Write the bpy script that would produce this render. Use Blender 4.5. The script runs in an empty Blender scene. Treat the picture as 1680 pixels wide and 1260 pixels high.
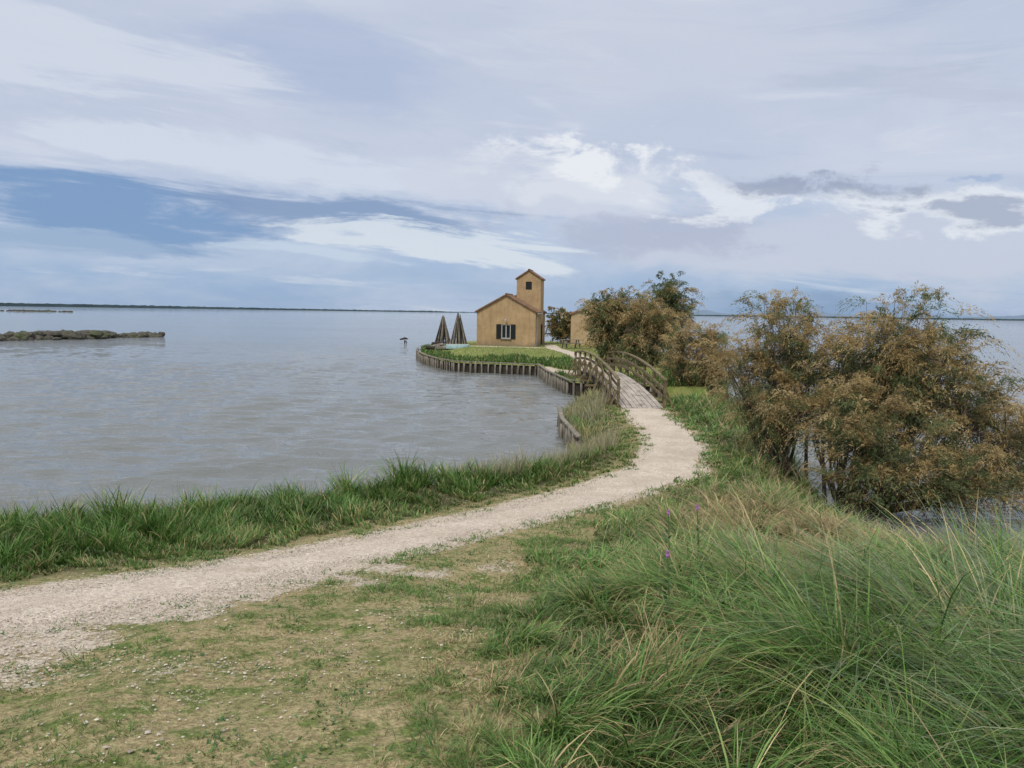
import bpy, math, random
import numpy as np
from mathutils import Vector, Matrix
rng=np.random.default_rng(11); random.seed(11)
scene=bpy.context.scene
R=math.radians

# ------------------------------------------------------------------ helpers
def lin(r,g,b):
    f=lambda c:(c/255/12.92) if c/255<=0.04045 else ((c/255+0.055)/1.055)**2.4
    return (f(r),f(g),f(b))
def vnoise(x,y,seed=0):
    xi=np.floor(x).astype(np.int64); yi=np.floor(y).astype(np.int64)
    xf=x-xi; yf=y-yi
    u=xf*xf*(3-2*xf); v=yf*yf*(3-2*yf)
    def h(a,b):
        n=(a*374761393+b*668265263+seed*144269504)&0xffffffff
        n=((n^(n>>13))*1274126177)&0xffffffff
        return ((n^(n>>16))&0xffff)/65535.
    return (h(xi,yi)*(1-u)+h(xi+1,yi)*u)*(1-v)+(h(xi,yi+1)*(1-u)+h(xi+1,yi+1)*u)*v
def fbm(x,y,seed=0,o=4):
    s=0;a=.5;t=0
    for i in range(o):
        s=s+a*vnoise(x*2**i+i*17.3,y*2**i-i*9.1,seed+i); t+=a; a*=.5
    return s/t
def sstep(a,b,x):
    t=np.clip((x-a)/(b-a),0,1); return t*t*(3-2*t)
def sdpoly(px,py,poly):
    d=np.full(px.shape,1e18); ins=np.zeros(px.shape,bool)
    for i in range(len(poly)):
        ax,ay=poly[i]; bx,by=poly[i-1]
        ex,ey=bx-ax,by-ay; wx,wy=px-ax,py-ay
        t=np.clip((wx*ex+wy*ey)/(ex*ex+ey*ey),0,1)
        d=np.minimum(d,(wx-ex*t)**2+(wy-ey*t)**2)
        if by!=ay:
            ins^=((ay>py)!=(by>py))&(px<ax+(py-ay)*(bx-ax)/(by-ay))
    return np.where(ins,np.sqrt(d),-np.sqrt(d))
def dline(px,py,pts):
    d=np.full(px.shape,1e18)
    for i in range(len(pts)-1):
        ax,ay=pts[i][:2]; bx,by=pts[i+1][:2]
        ex,ey=bx-ax,by-ay; wx,wy=px-ax,py-ay
        t=np.clip((wx*ex+wy*ey)/(ex*ex+ey*ey),0,1)
        d=np.minimum(d,(wx-ex*t)**2+(wy-ey*t)**2)
    return np.sqrt(d)
def catmull(pts,n=6):
    P=[np.array(p,float) for p in pts]; P=[2*P[0]-P[1]]+P+[2*P[-1]-P[-2]]; out=[]
    for i in range(1,len(P)-2):
        for k in range(n):
            t=k/n; a,b,c,d=P[i-1:i+3]
            out.append(.5*(2*b+(c-a)*t+(2*a-5*b+4*c-d)*t*t+(3*b-a-3*c+d)*t**3))
    out.append(P[-2]); return np.array(out)

def link(o,parent=None):
    scene.collection.objects.link(o)
    if parent: o.parent=parent
    return o
def empty(name,loc=(0,0,0),rz=0):
    e=bpy.data.objects.new(name,None); e.location=loc; e.rotation_euler=(0,0,rz); e.empty_display_size=.5
    return link(e)
def np_mesh(name,V,F,mat,col=None,parent=None,smooth=False):
    me=bpy.data.meshes.new(name); k=F.shape[1]
    me.vertices.add(len(V)); me.vertices.foreach_set("co",np.ascontiguousarray(V,dtype=np.float32).ravel())
    me.loops.add(F.size); me.loops.foreach_set("vertex_index",np.ascontiguousarray(F,dtype=np.int32).ravel())
    me.polygons.add(len(F)); me.polygons.foreach_set("loop_start",np.arange(len(F),dtype=np.int32)*k)
    me.update(calc_edges=True)
    me.polygons.foreach_set("use_smooth",np.full(len(F),smooth))
    if col is not None:
        a=me.attributes.new("col",'FLOAT_COLOR','POINT')
        c=np.ones((len(V),4),np.float32); c[:,:3]=col
        a.data.foreach_set("color",c.ravel())
    me.materials.append(mat)
    return link(bpy.data.objects.new(name,me),parent)

class MB:
    def __init__(s): s.v=[];s.f=[];s.m=[]
    def add(s,vs,fs,m=0):
        o=len(s.v); s.v+= [tuple(v) for v in vs]; s.f+=[[i+o for i in f] for f in fs]; s.m+=[m]*len(fs)
    def box(s,c,d,m=0,rz=0):
        cx,cy,cz=c; dx,dy,dz=[q/2 for q in d]; vs=[]
        for z in(-dz,dz):
            for x,y in((-dx,-dy),(dx,-dy),(dx,dy),(-dx,dy)):
                vs.append((cx+x*math.cos(rz)-y*math.sin(rz),cy+x*math.sin(rz)+y*math.cos(rz),cz+z))
        s.add(vs,[[3,2,1,0],[4,5,6,7],[0,1,5,4],[1,2,6,5],[2,3,7,6],[3,0,4,7]],m)
    def beam(s,p,q,w,h,m=0,up=(0,0,1)):
        p=Vector(p);q=Vector(q);d=(q-p).normalized();u=Vector(up)
        sd=d.cross(u)
        if sd.length<.05: sd=d.cross(Vector((1,0,0)))
        sd.normalize();u=sd.cross(d)
        vs=[b+sd*(w/2)*a+u*(h/2)*c for b in(p,q) for a,c in((-1,-1),(1,-1),(1,1),(-1,1))]
        s.add(vs,[[0,1,2,3],[7,6,5,4],[0,4,5,1],[1,5,6,2],[2,6,7,3],[3,7,4,0]],m)
    def tube(s,pts,rad,n=5,m=0):
        o=len(s.v);pts=[Vector(p) for p in pts];k=len(pts)
        for i,p in enumerate(pts):
            d=(pts[min(i+1,k-1)]-pts[max(i-1,0)]).normalized()
            a=d.cross(Vector((.3,1,.1))).normalized();b=d.cross(a)
            for j in range(n):
                t=2*math.pi*j/n; s.v.append(tuple(p+(a*math.cos(t)+b*math.sin(t))*rad[i]))
        for i in range(k-1):
            for j in range(n):
                s.f.append([o+i*n+j,o+i*n+(j+1)%n,o+(i+1)*n+(j+1)%n,o+(i+1)*n+j]);s.m.append(m)
        s.f.append([o+j for j in range(n)][::-1]);s.m.append(m)
        s.f.append([o+(k-1)*n+j for j in range(n)]);s.m.append(m)
    def obj(s,name,mats,parent=None,smooth=False,bevel=0):
        me=bpy.data.meshes.new(name);me.from_pydata(s.v,[],s.f)
        for mt in (mats if isinstance(mats,(list,tuple)) else [mats]): me.materials.append(mt)
        me.polygons.foreach_set("material_index",s.m)
        me.polygons.foreach_set("use_smooth",[smooth]*len(s.f));me.update()
        o=link(bpy.data.objects.new(name,me),parent)
        if bevel:
            b=o.modifiers.new("bevel",'BEVEL');b.width=bevel;b.segments=1
        return o

# ------------------------------------------------------------------ node helpers
class NT:
    def __init__(s,tree): s.t=tree
    def n(s,ty,**kw):
        x=s.t.nodes.new(ty)
        for k,v in kw.items(): setattr(x,k,v)
        return x
    def put(s,sock,v):
        if isinstance(v,bpy.types.NodeSocket): s.t.links.new(v,sock)
        else:
            if hasattr(sock.default_value,'__len__') and len(sock.default_value)==4 and len(v)==3: v=(*v,1)
            sock.default_value=v
    def m(s,op,*a,clamp=False):
        x=s.n('ShaderNodeMath',operation=op,use_clamp=clamp)
        for i,v in enumerate(a): s.put(x.inputs[i],v)
        return x.outputs[0]
    def mix(s,f,a,b,bt='MIX'):
        x=s.n('ShaderNodeMix',data_type='RGBA',blend_type=bt)
        s.put(x.inputs[0],f);s.put(x.inputs[6],a);s.put(x.inputs[7],b);return x.outputs[2]
    def noise(s,vec,scale,detail=4,rough=.5,dist=0,col=False):
        x=s.n('ShaderNodeTexNoise');x.inputs['Scale'].default_value=scale;x.inputs['Detail'].default_value=detail
        x.inputs['Roughness'].default_value=rough;x.inputs['Distortion'].default_value=dist
        if vec is not None: s.put(x.inputs['Vector'],vec)
        return x.outputs[1 if col else 0]
    def mr(s,v,a,b,c=0.,d=1.,smooth=True):
        x=s.n('ShaderNodeMapRange',interpolation_type='SMOOTHSTEP' if smooth else 'LINEAR')
        s.put(x.inputs[0],v)
        for i,q in enumerate((a,b,c,d)): s.put(x.inputs[1+i],q)
        return x.outputs[0]
    def mapping(s,vec,scale=(1,1,1),rot=(0,0,0)):
        x=s.n('ShaderNodeMapping');s.put(x.inputs[0],vec);x.inputs['Scale'].default_value=scale;x.inputs['Rotation'].default_value=rot
        return x.outputs[0]
    def bump(s,h,strength,dist):
        x=s.n('ShaderNodeBump');s.put(x.inputs['Height'],h);x.inputs['Strength'].default_value=strength;x.inputs['Distance'].default_value=dist
        return x.outputs[0]
def newmat(name):
    m=bpy.data.materials.new(name);m.use_nodes=True;m.node_tree.nodes.clear()
    t=NT(m.node_tree);o=t.n('ShaderNodeOutputMaterial');p=t.n('ShaderNodeBsdfPrincipled')
    t.t.links.new(p.outputs[0],o.inputs[0]);p.inputs['Specular IOR Level'].default_value=.25
    return m,t,p,o
def basic(name,c1,c2,scale=3,rough=.85,bump=.3,bd=.02,stretch=(1,1,1),detail=6,c3=None,s3=.6):
    m,t,p,o=newmat(name)
    co=t.n('ShaderNodeTexCoord').outputs['Object']
    v=t.mapping(co,stretch)
    f=t.noise(v,scale,detail,.6)
    c=t.mix(t.mr(f,.3,.7),c1,c2)
    if c3: c=t.mix(t.mr(t.noise(co,s3,5,.65),.48,.68),c,c3)
    t.put(p.inputs['Base Color'],c);p.inputs['Roughness'].default_value=rough
    if bump: t.put(p.inputs['Normal'],t.bump(f,bump,bd))
    return m
def leafmat(name,trans=.3,rough=.6,spec=.25):
    m=bpy.data.materials.new(name);m.use_nodes=True;m.node_tree.nodes.clear();t=NT(m.node_tree)
    o=t.n('ShaderNodeOutputMaterial');a=t.n('ShaderNodeAttribute',attribute_name='col')
    p=t.n('ShaderNodeBsdfPrincipled');p.inputs['Roughness'].default_value=rough;p.inputs['Specular IOR Level'].default_value=spec
    tr=t.n('ShaderNodeBsdfTranslucent');mx=t.n('ShaderNodeMixShader');mx.inputs[0].default_value=trans
    t.put(p.inputs['Base Color'],a.outputs[0]);t.put(tr.inputs[0],a.outputs[0])
    t.t.links.new(p.outputs[0],mx.inputs[1]);t.t.links.new(tr.outputs[0],mx.inputs[2]);t.t.links.new(mx.outputs[0],o.inputs[0])
    return m

# ------------------------------------------------------------------ world
SUN_EL,SUN_AZ=54,205   # azimuth clockwise from +Y : behind-left of the viewer
w=bpy.data.worlds.new("World");scene.world=w;w.use_nodes=True
t=NT(w.node_tree);w.node_tree.nodes.clear()
wo=t.n('ShaderNodeOutputWorld');bg=t.n('ShaderNodeBackground');t.t.links.new(bg.outputs[0],wo.inputs[0])
sky=t.n('ShaderNodeTexSky',sky_type='NISHITA');sky.sun_disc=False;sky.sun_elevation=R(SUN_EL);sky.sun_rotation=R(SUN_AZ)
tc=t.n('ShaderNodeTexCoord').outputs['Generated']
sx=t.n('ShaderNodeSeparateXYZ');t.put(sx.inputs[0],tc)
X,Y,Z=sx.outputs
el=t.m('MULTIPLY',t.m('ARCSINE',Z),57.2958);az=t.m('MULTIPLY',t.m('ARCTAN2',X,Y),57.2958)
def comb(a,b,c):
    x=t.n('ShaderNodeCombineXYZ');t.put(x.inputs[0],a);t.put(x.inputs[1],b);t.put(x.inputs[2],c);return x.outputs[0]
tilt=t.m('MULTIPLY_ADD',az,0.06,el)
def stretchvec(sa,se,z): return comb(t.m('MULTIPLY',az,sa),t.m('MULTIPLY',tilt,se),z)
wn=t.noise(stretchvec(.07,.2,3.),1,7,.6)
wn2=t.noise(stretchvec(.07,.2,9.),1,7,.6)
azw=t.m('MULTIPLY_ADD',t.m('SUBTRACT',wn,.5),20.,az)
elw=t.m('MULTIPLY_ADD',t.m('SUBTRACT',wn2,.5),5.5,tilt)
streak=t.m('SUBTRACT',t.noise(stretchvec(.055,.42,1.),1,11,.66,.8),.5)
puff=t.m('SUBTRACT',t.noise(stretchvec(.17,.36,5.),1,12,.64,.3),.5)
soft=t.m('SUBTRACT',t.noise(stretchvec(.05,.14,7.),1,8,.6,.3),.5)
ramp=t.n('ShaderNodeValToRGB');t.put(ramp.inputs[0],t.mr(el,0.,60.,0.,1.,False))
cr=ramp.color_ramp
stops=[(0,lin(144,170,203)),(.035,lin(150,176,209)),(.09,lin(172,189,216)),(.17,lin(192,201,220)),(.30,lin(190,200,219)),(.42,lin(202,209,224)),(1,(1.25,1.25,1.25))]
cr.elements[0].position=0;cr.elements[0].color=(*stops[0][1],1);cr.elements[1].position=1;cr.elements[1].color=(*stops[-1][1],1)
for p_,c_ in stops[1:-1]:
    e_=cr.elements.new(p_);e_.color=(*c_,1)
col=ramp.outputs[0]
col=t.mix(t.mr(soft,-.12,.18,0,.5),col,lin(210,216,228))
col=t.mix(t.mr(streak,.02,.2,0,.5),col,lin(172,185,210))
col=t.mix(t.mr(streak,-.04,-.2,0,.5),col,lin(216,221,231))
def blob(a,e,sa,se,c,st,nz,k,lo=.25,hi=.7):
    global col
    dx=t.m('MULTIPLY_ADD',azw,1/sa,-a/sa);dy=t.m('MULTIPLY_ADD',elw,1/se,-e/se)
    r=t.m('MULTIPLY_ADD',dy,dy,t.m('MULTIPLY',dx,dx))
    g=t.m('EXPONENT',t.m('MULTIPLY',r,-1.))
    gg=t.m('MULTIPLY',g,2.4,clamp=True)
    v=t.m('MULTIPLY_ADD',t.m('MULTIPLY',nz,gg),k,g)
    col=t.mix(t.mr(v,lo,hi,0,st),col,lin(*c))
blob(-13,15.5,13,3.0,(170,184,212),.7,soft,2.0,.2,.85)
blob(-32,13.5,14,2.4,(210,217,229),.85,streak,2.4)
blob(-34,20,12,2.2,(174,187,212),.55,soft,1.6,.2,.8)
blob(12,18,16,3,(203,209,222),.55,soft,1.,.2,.8)
blob(-18,8.8,17,1.6,(208,216,229),.95,streak,2.8)
blob(2,8.6,11,2.6,(205,211,225),.85,puff,2.2)
blob(-29,4.4,14,2.4,(114,148,191),.9,streak,2.4,.2,.8)
blob(-11,6.2,12,1.6,(122,147,185),.82,streak,2.4,.25,.8)
blob(-33,3.0,8,.9,(166,186,211),.6,streak,2.2)
blob(20,5.6,16,2.4,(194,201,218),.9,soft,1.6,.2,.7)
blob(9,6.4,8,2.0,(172,180,203),.8,puff,2.6,.2,.85)
blob(6,10.4,9,2.8,(216,221,231),.9,puff,3.6,.3,.95)
blob(6,12.0,7,1.9,(232,235,240),.97,puff,5.2,.38,1.)
blob(13,9.2,5,2.2,(225,229,236),.85,puff,4.6,.38,.95)
blob(-6,4.9,10,1.4,(210,219,230),.95,streak,4.8,.3,.8)
blob(-15,3.0,8,.6,(196,210,227),.7,streak,3,.3,.8)
blob(29,8.6,12,1.6,(222,227,235),.95,puff,4.6,.3,.85)
blob(22,10.1,8,1.1,(152,162,185),.85,puff,4.8,.32,1.0)
blob(31,8.4,8,.8,(154,164,188),.8,puff,5.,.36,1.05)
blob(31,10.4,3,.35,(136,164,203),.5,puff,2.8,.3,.8)
blob(26,16,12,1.,(182,191,209),.45,streak,3,.3,.9)
blob(24,1.2,18,1.3,(130,157,191),.9,streak,1.4,.2,.8)
blob(4,1.5,14,1.2,(156,178,207),.7,streak,1.4,.2,.8)
cl=t.mix(1.,col,(10.5,10.5,10.5),'MULTIPLY')
fin=t.mix(.92,sky.outputs[0],cl)
t.put(bg.inputs[0],fin);bg.inputs[1].default_value=.1

sun=bpy.data.lights.new("sun",'SUN');sun.energy=2.3;sun.angle=R(14);sun.color=(1,.95,.87)
so=link(bpy.data.objects.new("sun",sun))
sd=Vector((math.sin(R(SUN_AZ))*math.cos(R(SUN_EL)),math.cos(R(SUN_AZ))*math.cos(R(SUN_EL)),math.sin(R(SUN_EL))))
so.rotation_euler=(-sd).to_track_quat('-Z','Y').to_euler();so.location=(-20,-20,40)

# ------------------------------------------------------------------ camera
cam=bpy.data.cameras.new("camera");cam.sensor_width=36;cam.lens=27.2;cam.clip_start=.05;cam.clip_end=80000
co_=link(bpy.data.objects.new("camera",cam))
co_.matrix_world=Matrix.Translation((0,0,4.2))@Matrix.Rotation(R(90-5.27),4,'X')@Matrix.Rotation(R(.83),4,'Z')
scene.camera=co_

# ------------------------------------------------------------------ land layout (metres, water level z=0)
NEAR=[(1.8,29),(1.8,22),(1.3,20.5),(0,18.0),(-3.3,14.8),(-8.2,11.2),(-14,9.2),(-25,7.5),(-60,5),(-200,0),(-200,-60),(200,-60),(200,-20),(60,-6),(25,0),(15,4),(10.2,7.6),(8.0,9.8),(6.9,12),(6.6,14.2),(6.9,16),(7.4,19),(8.2,23),(9.4,27),(9.9,30),(9,33.5),(7,35),(4.5,35.6),(3,35),(2.2,32.5)]
ISLE=[(-9.05,74),(-8.4,68),(-7.2,62.5),(-5.6,57.5),(-4,54.3),(1.75,52),(2.1,46),(2.95,39.6),(5,38.6),(7.5,38),(9.5,36.8),(11.5,40),(12.8,50),(13,62),(14,84),(10,88),(-6,88),(-9,80)]
PATH=[(-22,-2),(-12,1),(-7.2,3),(-5.2,4.4),(-3.96,5.72),(-3.01,6.87),(-1.74,8.95),(.59,12.4),(1.77,13.8),(3.3,16.2),(4.2,19.3),(4.6,22.3),(4.68,25),(4.88,28),(4.98,29.4)]
HW=[.85,.85,.8,.72,.68,.64,.55,.54,.58,.68,.70,.66,.66,.66,.66]
pc=catmull([(p[0],p[1],h) for p,h in zip(PATH,HW)],6)
PX=[p[0] for p in PATH];PY=[p[1] for p in PATH]
ISP1=[(4.35,42),(3.4,45),(2.4,48),(2.0,50.5)]
ISP2=[(4.35,42),(4.9,50),(4.6,58),(3.6,66),(3.6,74)]
ISP3=[(-3.5,68.6),(3.6,67.6)]
def zl(y): return np.interp(y,[-60,0,3,5.7,9,12.4,16,20,29,36],[2.6,2.5,2.25,1.85,1.35,1.02,.88,.8,.62,.6])
def ground(x,y):
    s1=sdpoly(x,y,NEAR);L=zl(y)
    dp=dline(x,y,PATH)
    und=(fbm(x*.55,y*.55,3)-.5)*.35*sstep(.9,2.2,dp)
    L=L+und
    wd=1.3+L*.8+.9*sstep(3,5,x)*sstep(18,14,y)
    z1=np.where(s1>0,L*sstep(-.05,1,s1/wd)+.02,-np.minimum(.5*-s1,1.5))
    s2=sdpoly(x,y,ISLE)-.3
    z2=np.where(s2>0,.68+.5*sstep(0,4,s2)+(fbm(x*.3,y*.3,8)-.5)*.1,-1.5)
    z2=np.where((s2<0),np.maximum(-1.5,.68+s2*6),z2)
    return np.maximum(z1,z2),s1,s2,dp
def ctr(y): return np.interp(y,PY,PX)
def rb(y): return np.interp(y,[0,6,9,12.4,16,19.4,22,25,29,33],[.05,.1,.75,2.0,4.3,5.25,5.6,5.65,6.0,6.3])

xs=np.unique(np.r_[[-9000,-3000,-1000,-400,-150,-90],np.arange(-60,-14,2),np.arange(-14,14.05,.1),np.arange(15,60,2),[90,150,400,1000,3000,9000]])
ys=np.unique(np.r_[np.arange(-40,0,2),np.arange(0,22,.1),np.arange(22,46,.15),np.arange(46,80,.3),np.arange(80,100,2),[130,200,400,900,2000,5000,9000]])
gx,gy=np.meshgrid(xs,ys);gx=gx.ravel();gy=gy.ravel()
gz,s1,s2,dp=ground(gx,gy)
ii=np.arange(len(gx)).reshape(len(ys),len(xs))
F=np.stack([ii[:-1,:-1],ii[:-1,1:],ii[1:,1:],ii[1:,:-1]],-1).reshape(-1,4)
hw=np.interp(gy,PY,HW)
grav=sstep(.5,-.1,dp-hw)
def bareness(x,y):
    near=sstep(1.5,-1.5,x+.15*(y-3))
    return np.clip(sstep(.46,.68,fbm(x*1.3+3,y*1.6,21,5)+.05*near)*sstep(3.4,.2,dline(x,y,PATH)-np.interp(y,PY,HW)),0,1)
bare=bareness(gx,gy)*(gx<rb(gy)-.3)*(gx>ctr(gy)-1)*(gy<9)
grav=np.maximum(grav,bare*.6)
gi=np.minimum(np.minimum(dline(gx,gy,ISP1)-.45,dline(gx,gy,ISP2)-.5),dline(gx,gy,ISP3)-.7)
grav=np.maximum(grav,sstep(.3,-.1,gi)*(s2>0)*.9)
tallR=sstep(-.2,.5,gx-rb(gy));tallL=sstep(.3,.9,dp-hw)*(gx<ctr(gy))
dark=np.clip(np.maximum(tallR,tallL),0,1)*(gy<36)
isl=(gy>36)*1.
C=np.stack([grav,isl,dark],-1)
G1,G2,G3=(.33,.27,.205),(.68,.595,.50),(.44,.365,.285)
gm,t,p,o=newmat("grass_and_soil")
at=t.n('ShaderNodeAttribute',attribute_name='col');sp=t.n('ShaderNodeSeparateColor');t.put(sp.inputs[0],at.outputs[0])
oc=t.n('ShaderNodeTexCoord').outputs['Object']
n1=t.noise(oc,1.3,6,.65);n2=t.noise(oc,26,5,.7);n3=t.noise(oc,90,3,.7);n4=t.noise(oc,5.,5,.7)
straw=t.mix(t.mr(n2,.3,.7),(.19,.15,.075),(.42,.345,.19))
green=t.mix(t.mr(n2,.3,.7),(.06,.085,.02),(.17,.21,.055))
c=t.mix(t.mr(n4,.45,.62),straw,green)
c=t.mix(t.mr(n1,.42,.72,0,.5),c,green)
ci=t.mix(t.mr(n1,.35,.65),(.17,.215,.05),(.29,.29,.10))
ci=t.mix(t.mr(n4,.3,.7,0,.5),ci,(.12,.17,.04))
c=t.mix(sp.outputs[1],c,ci)
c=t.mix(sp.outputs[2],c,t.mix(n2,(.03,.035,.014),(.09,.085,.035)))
vo=t.n('ShaderNodeTexVoronoi');vo.inputs['Scale'].default_value=55;t.put(vo.inputs[0],oc)
vs_=t.n('ShaderNodeSeparateColor');t.put(vs_.inputs[0],vo.outputs['Color'])
gv=t.mix(vs_.outputs[0],G1,G2);gv=t.mix(t.mr(n3,.3,.7,0,.4),gv,G3)
gmask=t.mr(t.m('ADD',sp.outputs[0],t.m('MULTIPLY',t.m('SUBTRACT',t.m('MULTIPLY_ADD',n2,.5,t.m('MULTIPLY',n4,.5)),.5),2.4)),.36,.60)
c=t.mix(gmask,c,gv)
geo=t.n('ShaderNodeNewGeometry');sz=t.n('ShaderNodeSeparateXYZ');t.put(sz.inputs[0],geo.outputs['Position'])
c=t.mix(t.mr(sz.outputs[2],.0,.18,1.,0.),c,(.035,.03,.02))
t.put(p.inputs['Base Color'],c);p.inputs['Roughness'].default_value=.95
t.put(p.inputs['Normal'],t.bump(t.m('ADD',n2,t.m('MULTIPLY',vo.outputs['Distance'],.6)),.7,.03))
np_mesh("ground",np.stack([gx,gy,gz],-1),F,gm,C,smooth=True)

# gravel path sheet whose edges dip into the soil
gmat,t,p,o=newmat("pale_gravel")
oc=t.n('ShaderNodeTexCoord').outputs['Object']
vo=t.n('ShaderNodeTexVoronoi');vo.inputs['Scale'].default_value=55;t.put(vo.inputs[0],oc)
v2=t.n('ShaderNodeTexVoronoi');v2.inputs['Scale'].default_value=24;t.put(v2.inputs[0],oc)
s_=t.n('ShaderNodeSeparateColor');t.put(s_.inputs[0],vo.outputs['Color']);s2_=t.n('ShaderNodeSeparateColor');t.put(s2_.inputs[0],v2.outputs['Color'])
g=t.mix(t.m('MULTIPLY_ADD',s_.outputs[0],.65,t.m('MULTIPLY',s2_.outputs[1],.35)),G1,(.72,.635,.54))
g=t.mix(t.mr(t.noise(oc,1.1,6,.6),.40,.66,0,.6),g,(.40,.325,.255))
g=t.mix(t.mr(t.noise(oc,7,5,.7),.5,.75,0,.4),g,(.66,.58,.49))
g=t.mix(t.mr(t.noise(oc,3,6,.7),.56,.72,0,.5),g,(.27,.225,.155))
t.put(p.inputs['Base Color'],g);p.inputs['Roughness'].default_value=.95
t.put(p.inputs['Normal'],t.bump(t.m('ADD',vo.outputs['Distance'],t.noise(oc,6,4,.6)),.6,.02))
seg=pc[:,:2];d_=np.r_[0,np.cumsum(np.hypot(*np.diff(seg,axis=0).T))]
S=np.arange(0,d_[-1],.06);cx=np.interp(S,d_,pc[:,0]);cy=np.interp(S,d_,pc[:,1]);ch=np.interp(S,d_,pc[:,2])
k=np.ones(9)/9
tx=np.gradient(cx);ty=np.gradient(cy);tn=np.hypot(tx,ty);tx/=tn;ty/=tn
tx=np.convolve(np.pad(tx,4,'edge'),k,'valid');ty=np.convolve(np.pad(ty,4,'edge'),k,'valid')
M=19;U=np.linspace(-1,1,M)
el_=ch*(.92+.75*(fbm(S*1.3,S*0+3,31,6)-.5));er_=ch*(.92+.75*(fbm(S*1.3,S*0+9,35,6)-.5))
off=np.where(U[None,:]<0,U[None,:]*el_[:,None],U[None,:]*er_[:,None])
px_=cx[:,None]+ty[:,None]*off;py_=cy[:,None]-tx[:,None]*off
pz_,_,_,_=ground(px_.ravel(),py_.ravel())
pz_=pz_.reshape(px_.shape)+.018*(1-np.abs(U)[None,:]**3)-.006+.008*(fbm(px_*6,py_*6,37,3)-.5)
pz_[:,[0,-1]]-=.02
ii=np.arange(px_.size).reshape(px_.shape)
F=np.stack([ii[:-1,:-1],ii[:-1,1:],ii[1:,1:],ii[1:,:-1]],-1).reshape(-1,4)
np_mesh("gravel_path",np.stack([px_.ravel(),py_.ravel(),pz_.ravel()],-1),F[:,::-1],gmat,smooth=True)

def stones(name,x,y,r,parent=None):
    z,_,_,_=ground(x,y);n=len(x)
    base=np.array([(1,0,0),(-1,0,0),(0,1,0),(0,-1,0),(0,0,1),(0,0,-1)],float)
    fc=np.array([(0,2,4),(2,1,4),(1,3,4),(3,0,4),(2,0,5),(1,2,5),(3,1,5),(0,3,5)])
    sc=r[:,None,None]*rng.uniform(.6,1.3,(n,1,3))*np.array([1,1,.6])
    V=base[None]*sc*rng.uniform(.7,1.2,(n,6,1));a=rng.uniform(0,6.28,n);ca,sa=np.cos(a)[:,None],np.sin(a)[:,None]
    vx=V[:,:,0]*ca-V[:,:,1]*sa;vy=V[:,:,0]*sa+V[:,:,1]*ca
    V=np.stack([vx+x[:,None],vy+y[:,None],V[:,:,2]+z[:,None]+.010],-1).reshape(-1,3)
    F=(fc[None]+(np.arange(n)*6)[:,None,None]).reshape(-1,3)
    b=rng.uniform(.24,.62,n)[:,None]*np.array([1,.89,.76])+rng.normal(0,.012,(n,3))
    np_mesh(name,V,F,leaf0,np.clip(np.repeat(b,6,0),.05,.8),parent)
leaf0=leafmat("stone_surface",0,.95,.1)
i=rng.integers(0,len(S),70000);u=rng.normal(0,.6,70000)
k=(cy[i]>2.5)&(cy[i]<14);i=i[k];u=u[k]
x=cx[i]+ty[i]*u*ch[i]+rng.normal(0,.03,len(i));y=cy[i]-tx[i]*u*ch[i]
x2=rng.uniform(-5,0.3,34000);y2=rng.uniform(2.,7.5,34000)
bm=(rng.random(34000)<bareness(x2,y2)*.5+.015)&(x2>ctr(y2))
x=np.r_[x,x2[bm]];y=np.r_[y,y2[bm]]
stones("loose_gravel",x,y,rng.uniform(.004,.011,len(x))*np.where(rng.random(len(x))<.02,1.7,1))

# ------------------------------------------------------------------ water : real waves out to ~170 m, bump beyond
wm,t,p,o=newmat("lagoon_water")
oc=t.n('ShaderNodeTexCoord').outputs['Object']
va=t.mapping(oc,(.5,1.3,1),(0,0,R(10)))
b2=t.noise(va,3.0,3,.55,.4);b3=t.noise(va,9,3,.55);b0=t.noise(va,.6,3,.5)
big=t.noise(t.mapping(oc,(.22,1,1)),.04,5,.6)
h=t.m('MULTIPLY_ADD',b3,.35,b2);h=t.m('MULTIPLY_ADD',b0,1.5,h)
h=t.m('MULTIPLY',h,t.mr(big,.3,.7,.6,1.2))
p.inputs['Roughness'].default_value=.03;p.inputs['IOR'].default_value=1.33;p.inputs['Specular IOR Level'].default_value=.5
t.put(p.inputs['Base Color'],t.mix(big,(.125,.132,.125),(.16,.172,.172)))
t.put(p.inputs['Normal'],t.bump(h,1.,.09))
rr=[5.];
while rr[-1]<170: rr.append(rr[-1]*1.0048)
rr=np.array(rr+[190,220,270,350,500,800,1400,2500,5000,10000,25000]);th=np.linspace(R(-66),R(66),1200)
RR,TH=np.meshgrid(rr,th,indexing='ij');wx_=RR*np.sin(TH);wy_=RR*np.cos(TH)-1.
WZ=np.zeros_like(RR);dr_=RR*.0048
wr=np.random.default_rng(5);gust=.5+1.0*fbm(wx_*.05,wy_*.16,301,4)
phn=2.*fbm(wx_*.25,wy_*.25,310,3)
for j in range(38):
    lam=.36*(2.0/.36)**(wr.random()**.95);an=wr.normal(R(96),R(20));kk=2*np.pi/lam;sl=.045*(lam/1.)**-.1
    fade=np.clip((lam/(3.*dr_)-1.),0,1)
    WZ+=fade*sl/kk*np.sin(kk*(wx_*np.cos(an)+wy_*np.sin(an))+wr.uniform(0,6.28)+phn*wr.normal(0,1.6))
WZ*=gust*np.clip((170-RR)/60,0,1)
ii=np.arange(RR.size).reshape(RR.shape)
F=np.stack([ii[:-1,:-1],ii[1:,:-1],ii[1:,1:],ii[:-1,1:]],-1).reshape(-1,4)
np_mesh("water",np.stack([wx_.ravel(),wy_.ravel(),WZ.ravel()],-1),F[:,::-1],wm,smooth=True)

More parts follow.
